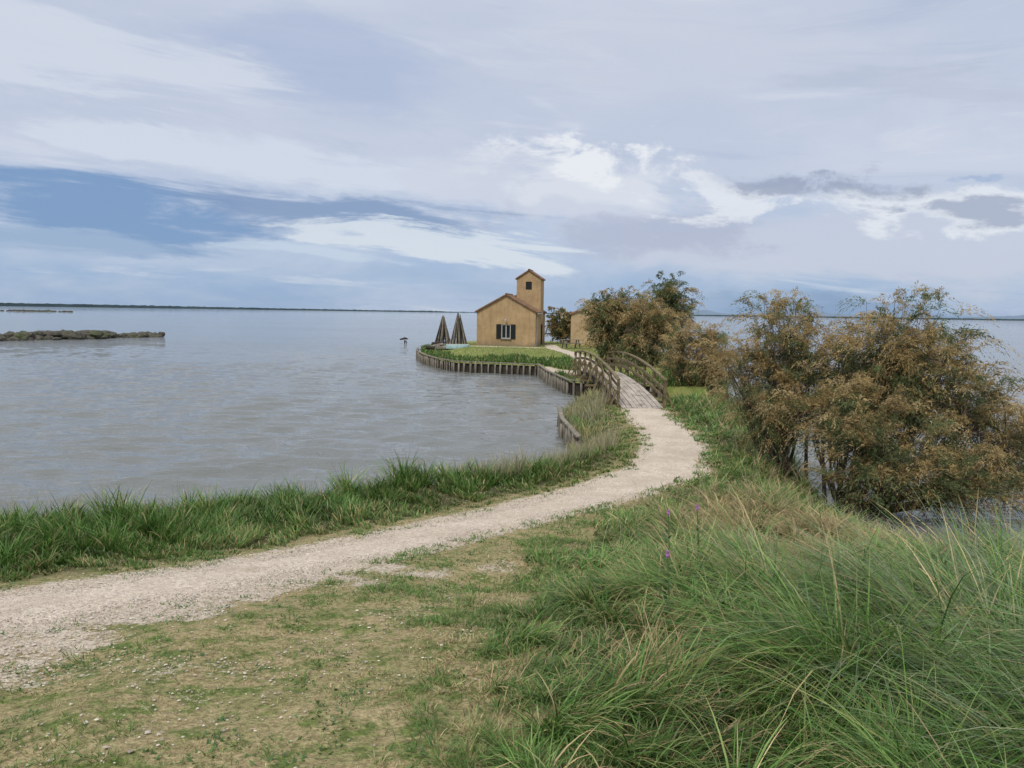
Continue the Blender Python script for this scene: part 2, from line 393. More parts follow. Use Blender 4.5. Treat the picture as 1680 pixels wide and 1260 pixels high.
# ------------------------------------------------------------------ grass
grass_m=leafmat("grass_blades",.38,.45,.35)
def blades(name,x,y,L,W,ang,th0,th1,col,tipcol=None,segs=3,z=None,parent=None):
    n=len(x)
    if z is None: z=ground(x,y)[0]
    P=np.stack([x,y,z-.01],-1);dr=np.stack([np.cos(ang),np.sin(ang),np.zeros(n)],-1)
    wa=ang+np.pi/2+rng.normal(0,.7,n);wv=np.stack([np.cos(wa),np.sin(wa),np.zeros(n)],-1)
    rings=[P];cur=P
    for s in range(segs):
        th=th0+th1*((s+.5)/segs)
        cur=cur+(L/segs)[:,None]*(np.sin(th)[:,None]*dr+np.cos(th)[:,None]*np.array([0,0,1.]));rings.append(cur)
    prof=[.7,1.,.75,.12] if segs==3 else ([.7,1,.95,.65,.1] if segs==4 else [.7,1,1,.85,.55,.1])
    V=np.stack([r+sg*wv*(W*prof[j]/2)[:,None] for j,r in enumerate(rings) for sg in(-1,1)],1)
    nv=2*(segs+1)
    fc=np.array([(2*j,2*j+1,2*j+3,2*j+2) for j in range(segs)])
    F=(fc[None]+(np.arange(n)*nv)[:,None,None]).reshape(-1,4)
    tc=col if tipcol is None else tipcol
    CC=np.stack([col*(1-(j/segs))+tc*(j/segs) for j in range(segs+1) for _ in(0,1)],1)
    return np_mesh(name,V.reshape(-1,3),F,grass_m,CC.reshape(-1,3),parent)
def pickc(n,cols,w):
    c=np.array(cols)[rng.choice(len(cols),n,p=np.array(w)/sum(w))]
    return np.clip(c*rng.uniform(.7,1.35,(n,1))*rng.uniform(.92,1.08,(n,3)),.005,.8)
def tuft(x,y,size,pull=.5):
    ca,sa=math.cos(.61),math.sin(.61);xr=x*ca-y*sa;yr=x*sa+y*ca
    wob=fbm(x*.9,y*.9,207,2)*1.5;xr=xr+wob
    gx_=np.floor(xr/size);gy_=np.floor(yr/size)
    r1=vnoise(gx_*7,gy_*7,201);r2=vnoise(gx_*5+1.,gy_*5+1.,202);r3=vnoise(gx_*3+2.,gy_*3+2.,203)
    cx_=(gx_+.15+.7*r1)*size;cy_=(gy_+.15+.7*r2)*size
    dx,dy=xr-cx_,yr-cy_
    mx,my=-dx*pull,-dy*pull
    ex,ey=dx*ca+dy*sa,-dx*sa+dy*ca
    return x+(mx*ca+my*sa),y+(-mx*sa+my*ca),np.arctan2(ey,ex),np.clip(np.hypot(dx,dy)/size,0,1),r3
DK,MD,LT,TAN,BL,YG=(.045,.105,.02),(.09,.185,.036),(.165,.26,.07),(.43,.335,.18),(.17,.245,.125),(.25,.275,.10)
def scatter(fn,bands):
    xs_,ys_,ws_=[],[],[]
    for a,b,dn,wd in bands:
        x0=max(-.74*b-1.5,-14);x1=.74*b+1.5
        n=int((x1-x0)*(b-a)*dn);x=rng.uniform(x0,x1,n);y=rng.uniform(a,b,n)
        k=(np.abs(x)<.74*y+1.5);x,y=x[k],y[k];k=fn(x,y);x,y=x[k],y[k]
        xs_.append(x);ys_.append(y);ws_.append(np.full(len(x),wd))
    return np.concatenate(xs_),np.concatenate(ys_),np.concatenate(ws_)
def bridge_clear(x,y): return (y<29.2)|(np.abs(x-4.75)>1.15)
TB=[(1.8,4,2800,.0066),(4,7,2200,.008),(7,10,1500,.0105),(10,14,950,.0135),(14,22,520,.0195),(22,36,280,.030)]
# right bank
def fR(x,y):
    s=sdpoly(x,y,NEAR);e=x-rb(y)+(fbm(x*1.3,y*1.3,41)-.5)*1.8
    return (s>.05)&(e>0)&bridge_clear(x,y)
x,y,W=scatter(fR,TB);n=len(x)
size=np.where(y<9,.38,.5);x,y,out,rf,tr=tuft(x,y,size,.35)
e=np.clip((x-rb(y))/1.7,0,1);cl=fbm(x*.8,y*.8,51)
L=(.12+.44*e)*(.3+1.35*cl)*(.5+.9*tr)*rng.uniform(.5,1.3,n)
flow=fbm(x*.45,y*.45,61,3)*4.5*np.pi
ang=np.where(rng.random(n)<.35,out+rng.normal(0,.6,n),flow+rng.normal(0,.65,n))
lying=np.clip((x-1.2)/1.4,0,1)*np.clip((10.5-y)/2,0,1)
comb_=np.pi*1.0+(fbm(x*.9,y*.9,66,3)-.5)*8.5+rng.normal(0,.35,n)
ly=rng.random(n)<lying*.9
ang=np.where(ly,comb_,ang)
tanm=np.exp(-(((x-4.4)/2.1)**2+((y-9.4)/1.3)**2))+.9*np.exp(-(((x-3.7)/1.)**2+((y-11.6)/1.9)**2))+.7*np.exp(-(((x-2.6)/.9)**2+((y-6.8)/.6)**2))+.6*np.exp(-(((x-6.2)/.9)**2+((y-16)/2.4)**2))+.35*np.exp(-(((x-.9)/.5)**2+((y-4.6)/1.2)**2))
ist=rng.random(n)<np.clip(tanm*1.4*(fbm(x*1.5,y*1.5,77)+.3),0,.9)
c=pickc(n,[DK,MD,LT,YG,TAN],[2.6,5,3.2,1.7,1.2])
c=c*(.65+.7*tr)[:,None]
blue=(x>2.0)&(y<9);c=np.where((blue&(rng.random(n)<.45))[:,None],pickc(n,[BL,LT,(.31,.34,.20)],[2,1.4,.9]),c)
c=np.where(ist[:,None],pickc(n,[TAN,(.31,.24,.115),YG],[3,2,1]),c)
th0=np.clip(np.abs(rng.normal(.12,.18,n))+rf*.3+.5*ly,0,1.2);th1=rng.uniform(.6,2.1,n)+.35*(tanm>.4)-.2*ly
L=np.where(ly,L*1.4,L)*(1-.35*np.clip(tanm,0,1))*(1-.35*np.clip((x-4.5)/2,0,1)*(y<17)*(y>8.5))
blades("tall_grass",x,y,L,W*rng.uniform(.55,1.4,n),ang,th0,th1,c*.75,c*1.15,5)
# left bank
def fL(x,y):
    s=sdpoly(x,y,NEAR);hwv=np.interp(y,PY,HW);m=np.interp(y,[4,10,14,18],[.6,.5,.2,.08])
    return (s>.03)&(x<ctr(y))&(dline(x,y,PATH)-hwv-m+(fbm(x*1.6,y*1.6,43)-.5)*.9>0)&bridge_clear(x,y)
x,y,W=scatter(fL,TB);n=len(x)
x,y,out,rf,tr=tuft(x,y,np.where(y<12,.36,.5),.3)
dd=dline(x,y,PATH)-np.interp(y,PY,HW)
e=np.clip((dd-.5)/1.7,0,1);cl=fbm(x*1.0,y*1.0,52)
L=(.08+.36*e)*(.3+1.3*cl)*(.45+.95*tr)*rng.uniform(.5,1.3,n)*(1-.2*np.clip((-x-2)/4,0,1))
ang=np.where(rng.random(n)<.35,out+rng.normal(0,.6,n),fbm(x*.4,y*.4,62,3)*4*np.pi+rng.normal(0,.9,n))
tn=(y>20)&(fbm(x*.9,y*.5,88)>.45)
c=pickc(n,[DK,MD,LT,YG,TAN],[4,5,2.4,1.3,.8])*(.65+.7*tr)[:,None]
c=np.where((tn&(rng.random(n)<.65))[:,None],pickc(n,[TAN,YG],[2,2]),c)
lowf=(e<.35)&(rng.random(n)<.35);c=np.where(lowf[:,None],pickc(n,[YG,TAN,LT],[2,1.2,1]),c)
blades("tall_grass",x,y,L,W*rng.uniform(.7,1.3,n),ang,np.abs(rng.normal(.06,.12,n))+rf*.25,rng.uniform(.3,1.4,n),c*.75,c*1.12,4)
# seed heads
SB=[(5,9,1000,.006),(9,14,1100,.008),(14,22,800,.012),(22,36,300,.02)]
def fS(x,y):
    s=sdpoly(x,y,NEAR);dd=dline(x,y,PATH);q=fbm(x*.7,y*.7,15)
    return (s>.1)&(s<2.0)&(dd>1.5)&(x<ctr(y))&(rng.random(len(x))<.34*np.clip((q-.38)*4,.10,1))|((s>.1)&(x>rb(y)+.3)&(y>8)&(rng.random(len(x))<.02))
x,y,W=scatter(fS,SB);n=len(x)
c=pickc(n,[(.50,.44,.29),(.35,.34,.18)],[1,1])
blades("seeding_grass",x,y,rng.uniform(.4,.8,n)*(.65+.5*fbm(x,y,5)),W*.6,rng.uniform(0,6.3,n),rng.uniform(0,.25,n),rng.uniform(.1,.8,n),c*.55,c,4)
# short turf
def fT(x,y):
    s=sdpoly(x,y,NEAR);dd=dline(x,y,PATH)-np.interp(y,PY,HW)
    g=fbm(x*1.7,y*1.7,91)+.25*fbm(x*9,y*9,92)-.12
    b=bareness(x,y)
    return (s>.2)&(dd>-.10+.5*(fbm(x*3,y*3,94)-.4))&(x<rb(y)+.7)&(dd<4.5)&(rng.random(len(x))<np.clip((g-.24)*3.,.08,1)*np.where(y<8,1-.85*b,1))&bridge_clear(x,y)
x,y,W=scatter(fT,[(1.8,4,8800,.0036),(4,7,5200,.005),(7,10,2600,.008),(10,14,1300,.011),(14,22,600,.018),(22,30,250,.03)]);n=len(x)
x,y,out,rf,tr=tuft(x,y,np.full(n,.11),.35)
gr=fbm(x*2.6,y*2.6,93,5)
right=np.clip(1-np.abs(x-rb(y))/.9,0,1)
pg=np.clip((gr-.52)*9+.16+right*.5+.15*sstep(9,13,y),.04,.96)
isg=rng.random(n)<pg
c=np.where(isg[:,None],pickc(n,[MD,LT,YG,(.09,.155,.035)],[2.5,2,1.4,2.5]),pickc(n,[(.36,.29,.15),(.27,.21,.11),(.48,.40,.24),YG],[3,2,2,1.5]))*(.75+.5*tr)[:,None]
L=np.where(isg,rng.uniform(.015,.045,n),rng.uniform(.012,.03,n))*(1+1.5*right+.5*(pg>.7))*(.6+.8*tr)*np.interp(y,[2,10,20],[1,1.25,1.6])
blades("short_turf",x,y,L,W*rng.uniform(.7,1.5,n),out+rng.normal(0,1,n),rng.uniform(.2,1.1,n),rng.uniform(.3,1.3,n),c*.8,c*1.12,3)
# low broad-leaved weeds
m=560;wx=rng.uniform(-5,4.5,m);wy=rng.uniform(2.2,12,m);k=(wx>ctr(wy)-2.2)&(wx<rb(wy)+.6)&(dline(wx,wy,PATH)>np.interp(wy,PY,HW))
wx,wy=wx[k],wy[k];wx=np.r_[wx,np.full(14,-.22)+rng.normal(0,.12,14)];wy=np.r_[wy,np.full(14,2.95)+rng.normal(0,.1,14)]
rp=26;x=np.repeat(wx,rp)+rng.normal(0,.05,len(wx)*rp);y=np.repeat(wy,rp)+rng.normal(0,.05,len(wx)*rp);n=len(x)
c=pickc(n,[(.07,.14,.04),(.11,.19,.06)],[1,1])
blades("broadleaf_weed",x,y,rng.uniform(.02,.05,n),rng.uniform(.008,.018,n),rng.uniform(0,6.3,n),rng.uniform(.4,1.1,n),rng.uniform(.2,.9,n),c,c*1.1,3)
# leafy plants on the left shore
m=900;x0=rng.uniform(-12,-4.5,m);y0=rng.uniform(7.5,12.5,m);k=(sdpoly(x0,y0,NEAR)>.3)&(sdpoly(x0,y0,NEAR)<1.6)&(fbm(x0,y0,70)>.52);x0,y0=x0[k],y0[k]
rp=60;x=np.repeat(x0,rp)+rng.normal(0,.10,len(x0)*rp);y=np.repeat(y0,rp)+rng.normal(0,.10,len(x0)*rp);n=len(x)
c=pickc(n,[(.04,.09,.026),(.07,.14,.04)],[1,1]);z=ground(x,y)[0]+rng.uniform(0,.34,n)
blades("leafy_shore_plant",x,y,rng.uniform(.05,.11,n),rng.uniform(.02,.035,n),rng.uniform(0,6.3,n),rng.uniform(.3,1.3,n),rng.uniform(.2,.9,n),c,c*1.1,3,z=z)
# island grass
n=110000;x=rng.uniform(-9,13,n);y=rng.uniform(38,76,n);s=sdpoly(x,y,ISLE)
g=np.minimum(np.minimum(dline(x,y,ISP1),dline(x,y,ISP2)),dline(x,y,ISP3))
edge=(s>.35)&(s<np.where(y<56,3.0,1.6)+(fbm(x*.6,y*.6,3)-.5)*3)
k=(s>.35)&(g>.6)&(edge|(rng.random(n)<.35))&(np.abs(x-4.5)>np.where(y<43,1.2,0))
x,y,edge=x[k],y[k],edge[k];n=len(x)
c=np.where(edge[:,None],pickc(n,[DK,MD,LT,TAN],[4,3,1.5,.8]),pickc(n,[YG,LT,(.30,.28,.11)],[2,1,2]))
L=np.where(edge,rng.uniform(.2,.5,n)*(.3+fbm(x*.8,y*.8,4)),rng.uniform(.04,.09,n))
blades("island_grass",x,y,L,np.where(edge,.045,.035),rng.uniform(0,6.3,n),rng.uniform(.0,.5,n),rng.uniform(.2,1.,n),c*.8,c*1.1,3)

# ------------------------------------------------------------------ timber
wood_grey=basic("weathered_timber",(.09,.078,.058),(.28,.25,.20),6,.9,.5,.01,(1,1,.25))
wood_dark=basic("wet_timber",(.02,.016,.012),(.06,.05,.04),5,.8,.4,.01,(1,1,.3))
wood_rail=basic("lichened_rail_timber",(.085,.065,.035),(.22,.175,.095),5,.85,.4,.01)
wood_deck=basic("deck_boards",(.29,.255,.22),(.47,.42,.365),4,.85,.3,.008,(1,.2,1),c3=(.20,.175,.15),s3=2.)
def wall(name,pts,top,sp=.4,lean=.03):
    e=empty(name);b=MB();c=MB();d=MB()
    P=[Vector((*p,0)) for p in pts]
    for i in range(len(P)-1):
        a,q=P[i],P[i+1];L=(q-a).length;dr=(q-a)/L;nr=Vector((dr.y,-dr.x,0));k=max(1,int(L/sp))
        for j in range(k):
            s=a+dr*(j+.5+random.uniform(-.12,.12))*L/k+nr*random.uniform(-.03,.05);h=top+random.uniform(-.14,.08);r=random.uniform(.055,.09)
            b.tube([s+Vector((0,0,-1)),s+Vector((0,0,h*.5)),s+Vector((random.uniform(-lean,lean),random.uniform(-lean,lean),h))],[r,r,r*.9],7)
        u=-nr*.11
        d.beam(a+u+Vector((0,0,top*.5-.3)),q+u+Vector((0,0,top*.5-.3)),.05,top+.4)
        c.beam(a+nr*.0+Vector((0,0,top+.03)),q+Vector((0,0,top+.03)),.16,.07)
    b.obj("piles",wood_grey,e,True);d.obj("backing_boards",wood_dark,e);c.obj("capping_beam",wood_grey,e,bevel=.01)
wall("timber_retaining_wall",[(-9.05,74),(-8.4,68),(-7.2,62.5),(-5.6,57.5),(-4,54.3),(-1,53.1),(1.75,52)],.72,.42)
wall("timber_retaining_wall",[(1.75,52),(2.1,46),(2.95,39.6),(5,38.6),(7.5,38)],.75,.42)
wall("timber_retaining_wall",[(1.8,29.2),(1.72,26),(1.95,22.2)],.62,.42,.05)
wall("timber_retaining_wall",[(9.2,33.2),(9.95,30),(9.7,27.2)],.35,.5,.06)

# footbridge
def bz(s): return .64*(1-s)+1.05*s+.42*4*s*(1-s)
A=Vector((4.98,29.2,0));B=Vector((4.35,42.6,0));dr=(B-A).normalized();nr=Vector((dr.y,-dr.x,0))
def bp(s,off,h): return A+(B-A)*s+nr*off+Vector((0,0,bz(s)+h))
br=empty("wooden_footbridge")
dk=MB();NB=8;NS=22
for j in range(NS):
    for i in range(NB):
        o_=-.80+(i+.5)*1.6/NB
        s0,s1_=j/NS,(j+1)/NS-(.0025 if (j+i*2)%5==3 else 0)
        hh=((i*7+(j//4)*3)%5)*.004
        dk.beam(bp(s0,o_,hh),bp(s1_,o_,hh),1.6/NB-.024,.045)
dk.obj("deck_boards",wood_deck,br)
bm_=MB()
for j in range(NS):
    for o_ in(-.72,.72): bm_.beam(bp(j/NS,o_,-.14),bp((j+1)/NS,o_,-.14),.12,.22)
for s in(0.02,.25,.5,.75,.98):
    for o_ in(-.75,.75): bm_.tube([bp(s,o_,-.2)*1,Vector((bp(s,o_,0).x,bp(s,o_,0).y,-1))],[.1,.1],8)
bm_.obj("beams_and_piles",wood_dark,br)
for side,nm in((-1,"railing_west"),(1,"railing_east")):
    r_=MB();NP=8;of=.9*side
    ss=[.02+i*.96/(NP-1) for i in range(NP)]
    for i,s in enumerate(ss):
        r_.beam(bp(s,of,-.3),bp(s,of,1.0),.1,.1,up=tuple(dr))
        r_.beam(bp(s,of+.42*side,-.22),bp(s,of+.05*side,.62),.07,.07,up=tuple(dr))
        r_.beam(bp(s,0,-.26),bp(s,of+.5*side,-.26),.1,.09)
        if i<NP-1:
            s1_=ss[i+1];K=3
            for q in range(K):
                a0=s+(s1_-s)*q/K;a1=s+(s1_-s)*(q+1)/K
                r_.beam(bp(a0,of,1.03),bp(a1,of,1.03),.13,.06)
                r_.beam(bp(a0,of-.065*side,.68),bp(a1,of-.065*side,.68),.035,.11)
                r_.beam(bp(a0,of-.065*side,.36),bp(a1,of-.065*side,.36),.035,.11)
            if side<0:
                r_.beam(bp(s,of+.07*side,.1),bp(s1_,of+.07*side,.95),.035,.1)
    r_.obj(nm,wood_rail,br)

# ------------------------------------------------------------------ buildings
ochre,t,p,o=newmat("ochre_render")
oc=t.n('ShaderNodeTexCoord').outputs['Object']
f=t.noise(oc,.9,7,.7);f2=t.noise(t.mapping(oc,(3,3,.5)),1.3,6,.65);f3=t.noise(oc,14,4,.7)
c=t.mix(t.mr(f,.3,.7),(.325,.215,.11),(.47,.325,.175))
c=t.mix(t.mr(f2,.48,.75,0,.7),c,(.24,.17,.105))
c=t.mix(t.mr(f3,.45,.75,0,.25),c,(.54,.41,.26))
sz=t.n('ShaderNodeSeparateXYZ');t.put(sz.inputs[0],oc)
c=t.mix(t.mr(t.m('ADD',sz.outputs[2],t.m('MULTIPLY',f,.9)),.4,1.2,.7,0),c,(.20,.16,.115))
t.put(p.inputs['Base Color'],c);p.inputs['Roughness'].default_value=.92;t.put(p.inputs['Normal'],t.bump(f3,.4,.02))
peach=basic("peach_render",(.42,.295,.17),(.52,.375,.22),1.5,.9,.2,.01,c3=(.36,.26,.16))
tile=basic("terracotta_tiles",(.14,.075,.047),(.26,.15,.095),5,.85,.6,.03,(1,1,1),c3=(.12,.10,.07),s3=2.)
green_paint=basic("dark_green_shutter",(.010,.014,.014),(.016,.022,.020),8,.6,.1,.005)
white_paint=basic("white_frame",(.50,.50,.48),(.62,.62,.60),8,.5,0)
glass,_t,p,_o=newmat("window_glass");p.inputs['Base Color'].default_value=(.015,.02,.022,1);p.inputs['Roughness'].default_value=.1;p.inputs['Specular IOR Level'].default_value=.5
metal=basic("lamp_metal",(.25,.25,.24),(.4,.4,.39),8,.4,0)

def gable_walls(b,x0,x1,y0,y1,z0,ze,zr,hole=None):
    xm=(x0+x1)/2
    vs=[(x0,y0,z0),(x1,y0,z0),(x1,y0,ze),(xm,y0,zr),(x0,y0,ze),(x0,y1,z0),(x1,y1,z0),(x1,y1,ze),(xm,y1,zr),(x0,y1,ze)]
    fs=[[6,5,9,8,7],[1,6,7,2],[5,0,4,9],[4,3,8,9],[3,2,7,8]]
    b.add(vs,fs)
    if hole is None: b.add(vs[:5],[[0,1,2,3,4]])
    else:
        a,c_,d0,d1=hole;e=.14
        v=[(x0,y0,z0),(x1,y0,z0),(x1,y0,ze),(xm,y0,zr),(x0,y0,ze),(a,y0,d0),(c_,y0,d0),(c_,y0,d1),(a,y0,d1),
           (a,y0+e,d0),(c_,y0+e,d0),(c_,y0+e,d1),(a,y0+e,d1)]
        b.add(v,[[0,1,6,5],[1,2,7,6],[2,3,7],[3,8,7],[3,4,8],[4,0,5,8],[5,6,10,9],[6,7,11,10],[7,8,12,11],[8,5,9,12]])
def roof(b,x0,x1,y0,y1,ze,zr,ov=.28,th=.09):
    xm=(x0+x1)/2;sl=(zr-ze)/((x1-x0)/2)
    for sg,xe in((-1,x0-ov),(1,x1+ov)):
        zl_=ze-sl*ov+.02
        vs=[]
        for yy in(y0-ov,y1+ov):
            vs+=[(xe,yy,zl_),(xm,yy,zr+.02),(xm,yy,zr+.02+th),(xe,yy,zl_+th)]
        fs=[[0,1,2,3],[7,6,5,4],[3,2,6,7],[4,5,1,0],[0,3,7,4]]
        if sg>0: fs=[q[::-1] for q in fs]
        b.add(vs,fs)
        n=int((y1-y0+2*ov)/.24)
        for i in range(n):
            yy=y0-ov+(i+.5)*(y1-y0+2*ov)/n
            b.tube([(xe,yy,zl_+th),(xm,yy,zr+.02+th)],[.08,.08],6)
    b.tube([(xm,y0-ov,zr+.06+th),(xm,y1+ov,zr+.06+th)],[.1,.1],8)
def bhouse():
    e=empty("ochre_fishing_house",(-.62,70.3,1.12),R(-9))
    b=MB();gable_walls(b,-2.7,2.7,0,7.2,-.4,3.12,4.62,(-.42,.42,.72,2.0));b.obj("main_walls",ochre,e)
    b=MB();gable_walls(b,.42,2.72,3.3,5.7,2.2,6.25,7.0,(1.28,1.86,5.25,6.0));b.obj("tower_walls",ochre,e)
    b=MB();roof(b,-2.7,2.7,0,3.1,3.12,4.62,.16,.06);roof(b,-2.7,2.7,5.98,7.2,3.12,4.62,.16,.06)
    b.obj("main_roof",tile,e)
    b=MB();b.beam((-2.92,4.6,3.06),(.0,4.6,4.70),2.9,.09);b.obj("roof_slope",tile,e)
    b=MB();roof(b,.42,2.72,3.3,5.7,6.25,7.0,.12,.05);b.obj("tower_roof",tile,e)
    b=MB();b.box((0,-.03,.05),(5.5,.09,.5));b.obj("plinth",ochre,e)
    b=MB();b.box((0,.12,1.36),(.84,.02,1.28));b.box((1.57,3.42,5.62),(.58,.02,.75));b.obj("glass",glass,e)
    b=MB()
    for xx in(-.39,0,.39): b.box((xx,.085,1.36),(.06,.05,1.26))
    for zz in(.76,1.96): b.box((0,.082,zz),(.84,.045,.06))
    b.obj("window_frame",white_paint,e)
    b=MB();b.box((0,-.05,.69),(1.0,.16,.07));b.obj("window_sill",wood_grey,e)
    b=MB()
    for sg in(-1,1):
        b.box((sg*.66,-.035,1.36),(.44,.05,1.32))
        for k in range(14): b.beam((sg*.66-.18,-.066,.8+k*.085),(sg*.66+.18,-.066,.8+k*.085),.012,.05)
    b.box((1.57,3.37,5.62),(.5,.04,.7));b.obj("shutters",green_paint,e)
    b=MB();b.tube([(0,-.02,2.55),(0,-.2,2.6),(0,-.26,2.5)],[.02,.02,.02],6);b.tube([(0,-.26,2.52),(0,-.26,2.44),(0,-.26,2.34)],[.03,.11,.13],8);b.obj("wall_lamp",metal,e)
    b=MB();b.tube([(2.78,.3,3.0),(2.78,.3,.1)],[.04,.04],8);b.tube([(2.93,-.2,3.0),(2.93,3.1,3.0)],[.05,.05],8);b.obj("gutter",metal,e)
    b=MB();b.box((2.72,4.4,1.0),(.06,.9,2.0));b.obj("side_door",green_paint,e)
bhouse()
e=empty("peach_outbuilding",(9.0,74.5,1.1),R(-3))
b=MB();gable_walls(b,-3.4,3.4,0,8,-.4,3.0,4.25);b.obj("walls",peach,e)
b=MB();roof(b,-3.4,3.4,0,8,3.0,4.25,.14,.06);b.obj("roof",tile,e)
b=MB();b.box((1.2,-.03,1.0),(1.0,.06,2.0));b.obj("door",green_paint,e)

def tepee(name,x,y,h,r,seed):
    random.seed(seed);z0=float(ground(np.array([x]),np.array([y]))[0][0])
    b=MB()
    for i in range(24):
        a=i/24*6.283+random.uniform(-.16,.16);rr=r*random.uniform(.85,1.1);k=random.uniform(.82,1.06)
        p0=Vector((x+math.cos(a)*rr,y+math.sin(a)*rr,z0-.1));p1=Vector((x+math.cos(a)*.10,y+math.sin(a)*.10,z0+h*k))
        md=(p0+p1)/2+Vector((random.uniform(-.06,.06),random.uniform(-.06,.06),0))
        b.tube([p0,md,p1],[.065,.055,.03],6,random.choice((0,0,1)))
    for zz in(.3,.6):
        for i in range(12):
            a0=i/12*6.283;a1=(i+1)/12*6.283;q=r*(1-zz)*.98
            b.tube([(x+math.cos(a0)*q,y+math.sin(a0)*q,z0+h*zz),(x+math.cos(a1)*q,y+math.sin(a1)*q,z0+h*zz)],[.03,.03],5,1)
    b.obj(name,[wood_grey,wood_dark])
tepee("stacked_pole_cone",-4.75,68.2,2.8,.78,1);tepee("stacked_pole_cone",-6.2,69.3,2.8,.82,2)
b=MB();random.seed(4)
for i in range(12):
    x0=-7.2+random.uniform(0,1.4);y0=67.3+random.uniform(-1,1.5);zz=1.0+random.uniform(0,.5);a=random.uniform(-.5,.5)
    b.tube([(x0-.6*math.cos(a),y0-.6*math.sin(a),zz-.1),(x0+.6*math.cos(a),y0+.6*math.sin(a),zz+random.uniform(-.1,.2))],[.16,.12],7,random.choice((0,0,1)))
b.obj("log_pile",[wood_dark,wood_grey])
teal=basic("faded_teal_paint",(.16,.26,.26),(.28,.38,.37),4,.6,.1)
b=MB();e=empty("upturned_rowing_boat",(-4.7,66.2,1.05),R(12));n=9
vs=[];fs=[]
for i in range(n):
    s=i/(n-1);xx=-1.+2.*s;wd=.45*math.sin(math.pi*min(.98,max(.08,s*.9+.12)))**.6;hh=.34
    for j in range(7):
        a=math.pi*j/6;vs.append((xx,-math.cos(a)*wd,hh*math.sin(a)**.7+.02))
for i in range(n-1):
    for j in range(6): fs.append([i*7+j,(i+1)*7+j,(i+1)*7+j+1,i*7+j+1])
fs+= [list(range(7)),[(n-1)*7+j for j in range(6,-1,-1)]]
b.add(vs,fs);b.obj("hull",teal,e,True)
b=MB();b.beam((-1.,0,.38),(.95,0,.38),.04,.06);b.obj("keel",white_paint,e)
e=empty("picnic_table",(5.1,67.5,1.18),R(15));b=MB()
for k in range(5): b.box((0,-.32+k*.16,.74),(1.8,.14,.04))
for yy in(-.7,.7):
    for k in(-.08,.08): b.box((0,yy+k,.44),(1.8,.14,.04))
for xx in(-.6,.6):
    b.beam((xx,-.65,0),(xx,-.25,.71),.06,.1,up=(1,0,0));b.beam((xx,.65,0),(xx,.25,.71),.06,.1,up=(1,0,0));b.beam((xx,-.78,.39),(xx,.78,.39),.05,.09)
b.obj("table_and_benches",wood_grey,e)
b=MB();b.tube([(-14.4,103,-1),(-14.35,103,.35)],[.11,.09],7);b.tube([(-15.0,103,.42),(-14.3,103,.6),(-13.9,103,.5)],[.1,.16,.06],7);b.tube([(-13.8,103,-1),(-14.2,103,.3)],[.08,.07],6);b.obj("mooring_stake",wood_dark)
b=MB();b.tube([(25.8,46,-.1),(26.8,46.1,.28),(27.8,46,.12),(28.2,46,.0)],[.12,.17,.12,.05],7);b.tube([(26.8,46,.2),(27.1,46.1,.6)],[.06,.03],5);b.obj("driftwood_log",wood_dark)

# ------------------------------------------------------------------ rocks
rock=basic("wet_rock",(.035,.032,.027),(.11,.10,.08),2.5,.85,.6,.1,c3=(.07,.085,.035))
import bmesh
def rocks(name,items):
    bmx=bmesh.new()
    for (x,y,z,r) in items:
        mt=Matrix.Translation((x,y,z))@Matrix.Rotation(random.uniform(0,6.3),4,'Z')@Matrix.Diagonal((r*random.uniform(.9,1.5),r*random.uniform(.8,1.3),r*random.uniform(.5,.8),1))
        q=bmesh.ops.create_icosphere(bmx,subdivisions=2,radius=1,matrix=mt)
        for v in q['verts']: v.co+=Vector((random.uniform(-1,1),random.uniform(-1,1),random.uniform(-1,1)))*r*.13
    me=bpy.data.meshes.new(name);bmx.to_mesh(me);bmx.free();me.materials.append(rock);link(bpy.data.objects.new(name,me))
random.seed(9);it=[]
for i in range(520):
    s=random.random();hh=.5+.5*math.sin(s*19)*math.cos(s*7);it.append((-70+s*18+random.gauss(0,1.6-s*.9),80+s*32+random.gauss(0,2.2-s*1.2),random.uniform(-.2,.25+.7*hh-.25*s),random.uniform(.3,.95)))
rocks("rock_jetty",it)
it=[(-350+random.gauss(0,12),567+random.gauss(0,6),0,random.uniform(1,1.8)) for i in range(60)];rocks("rock_islet",it)

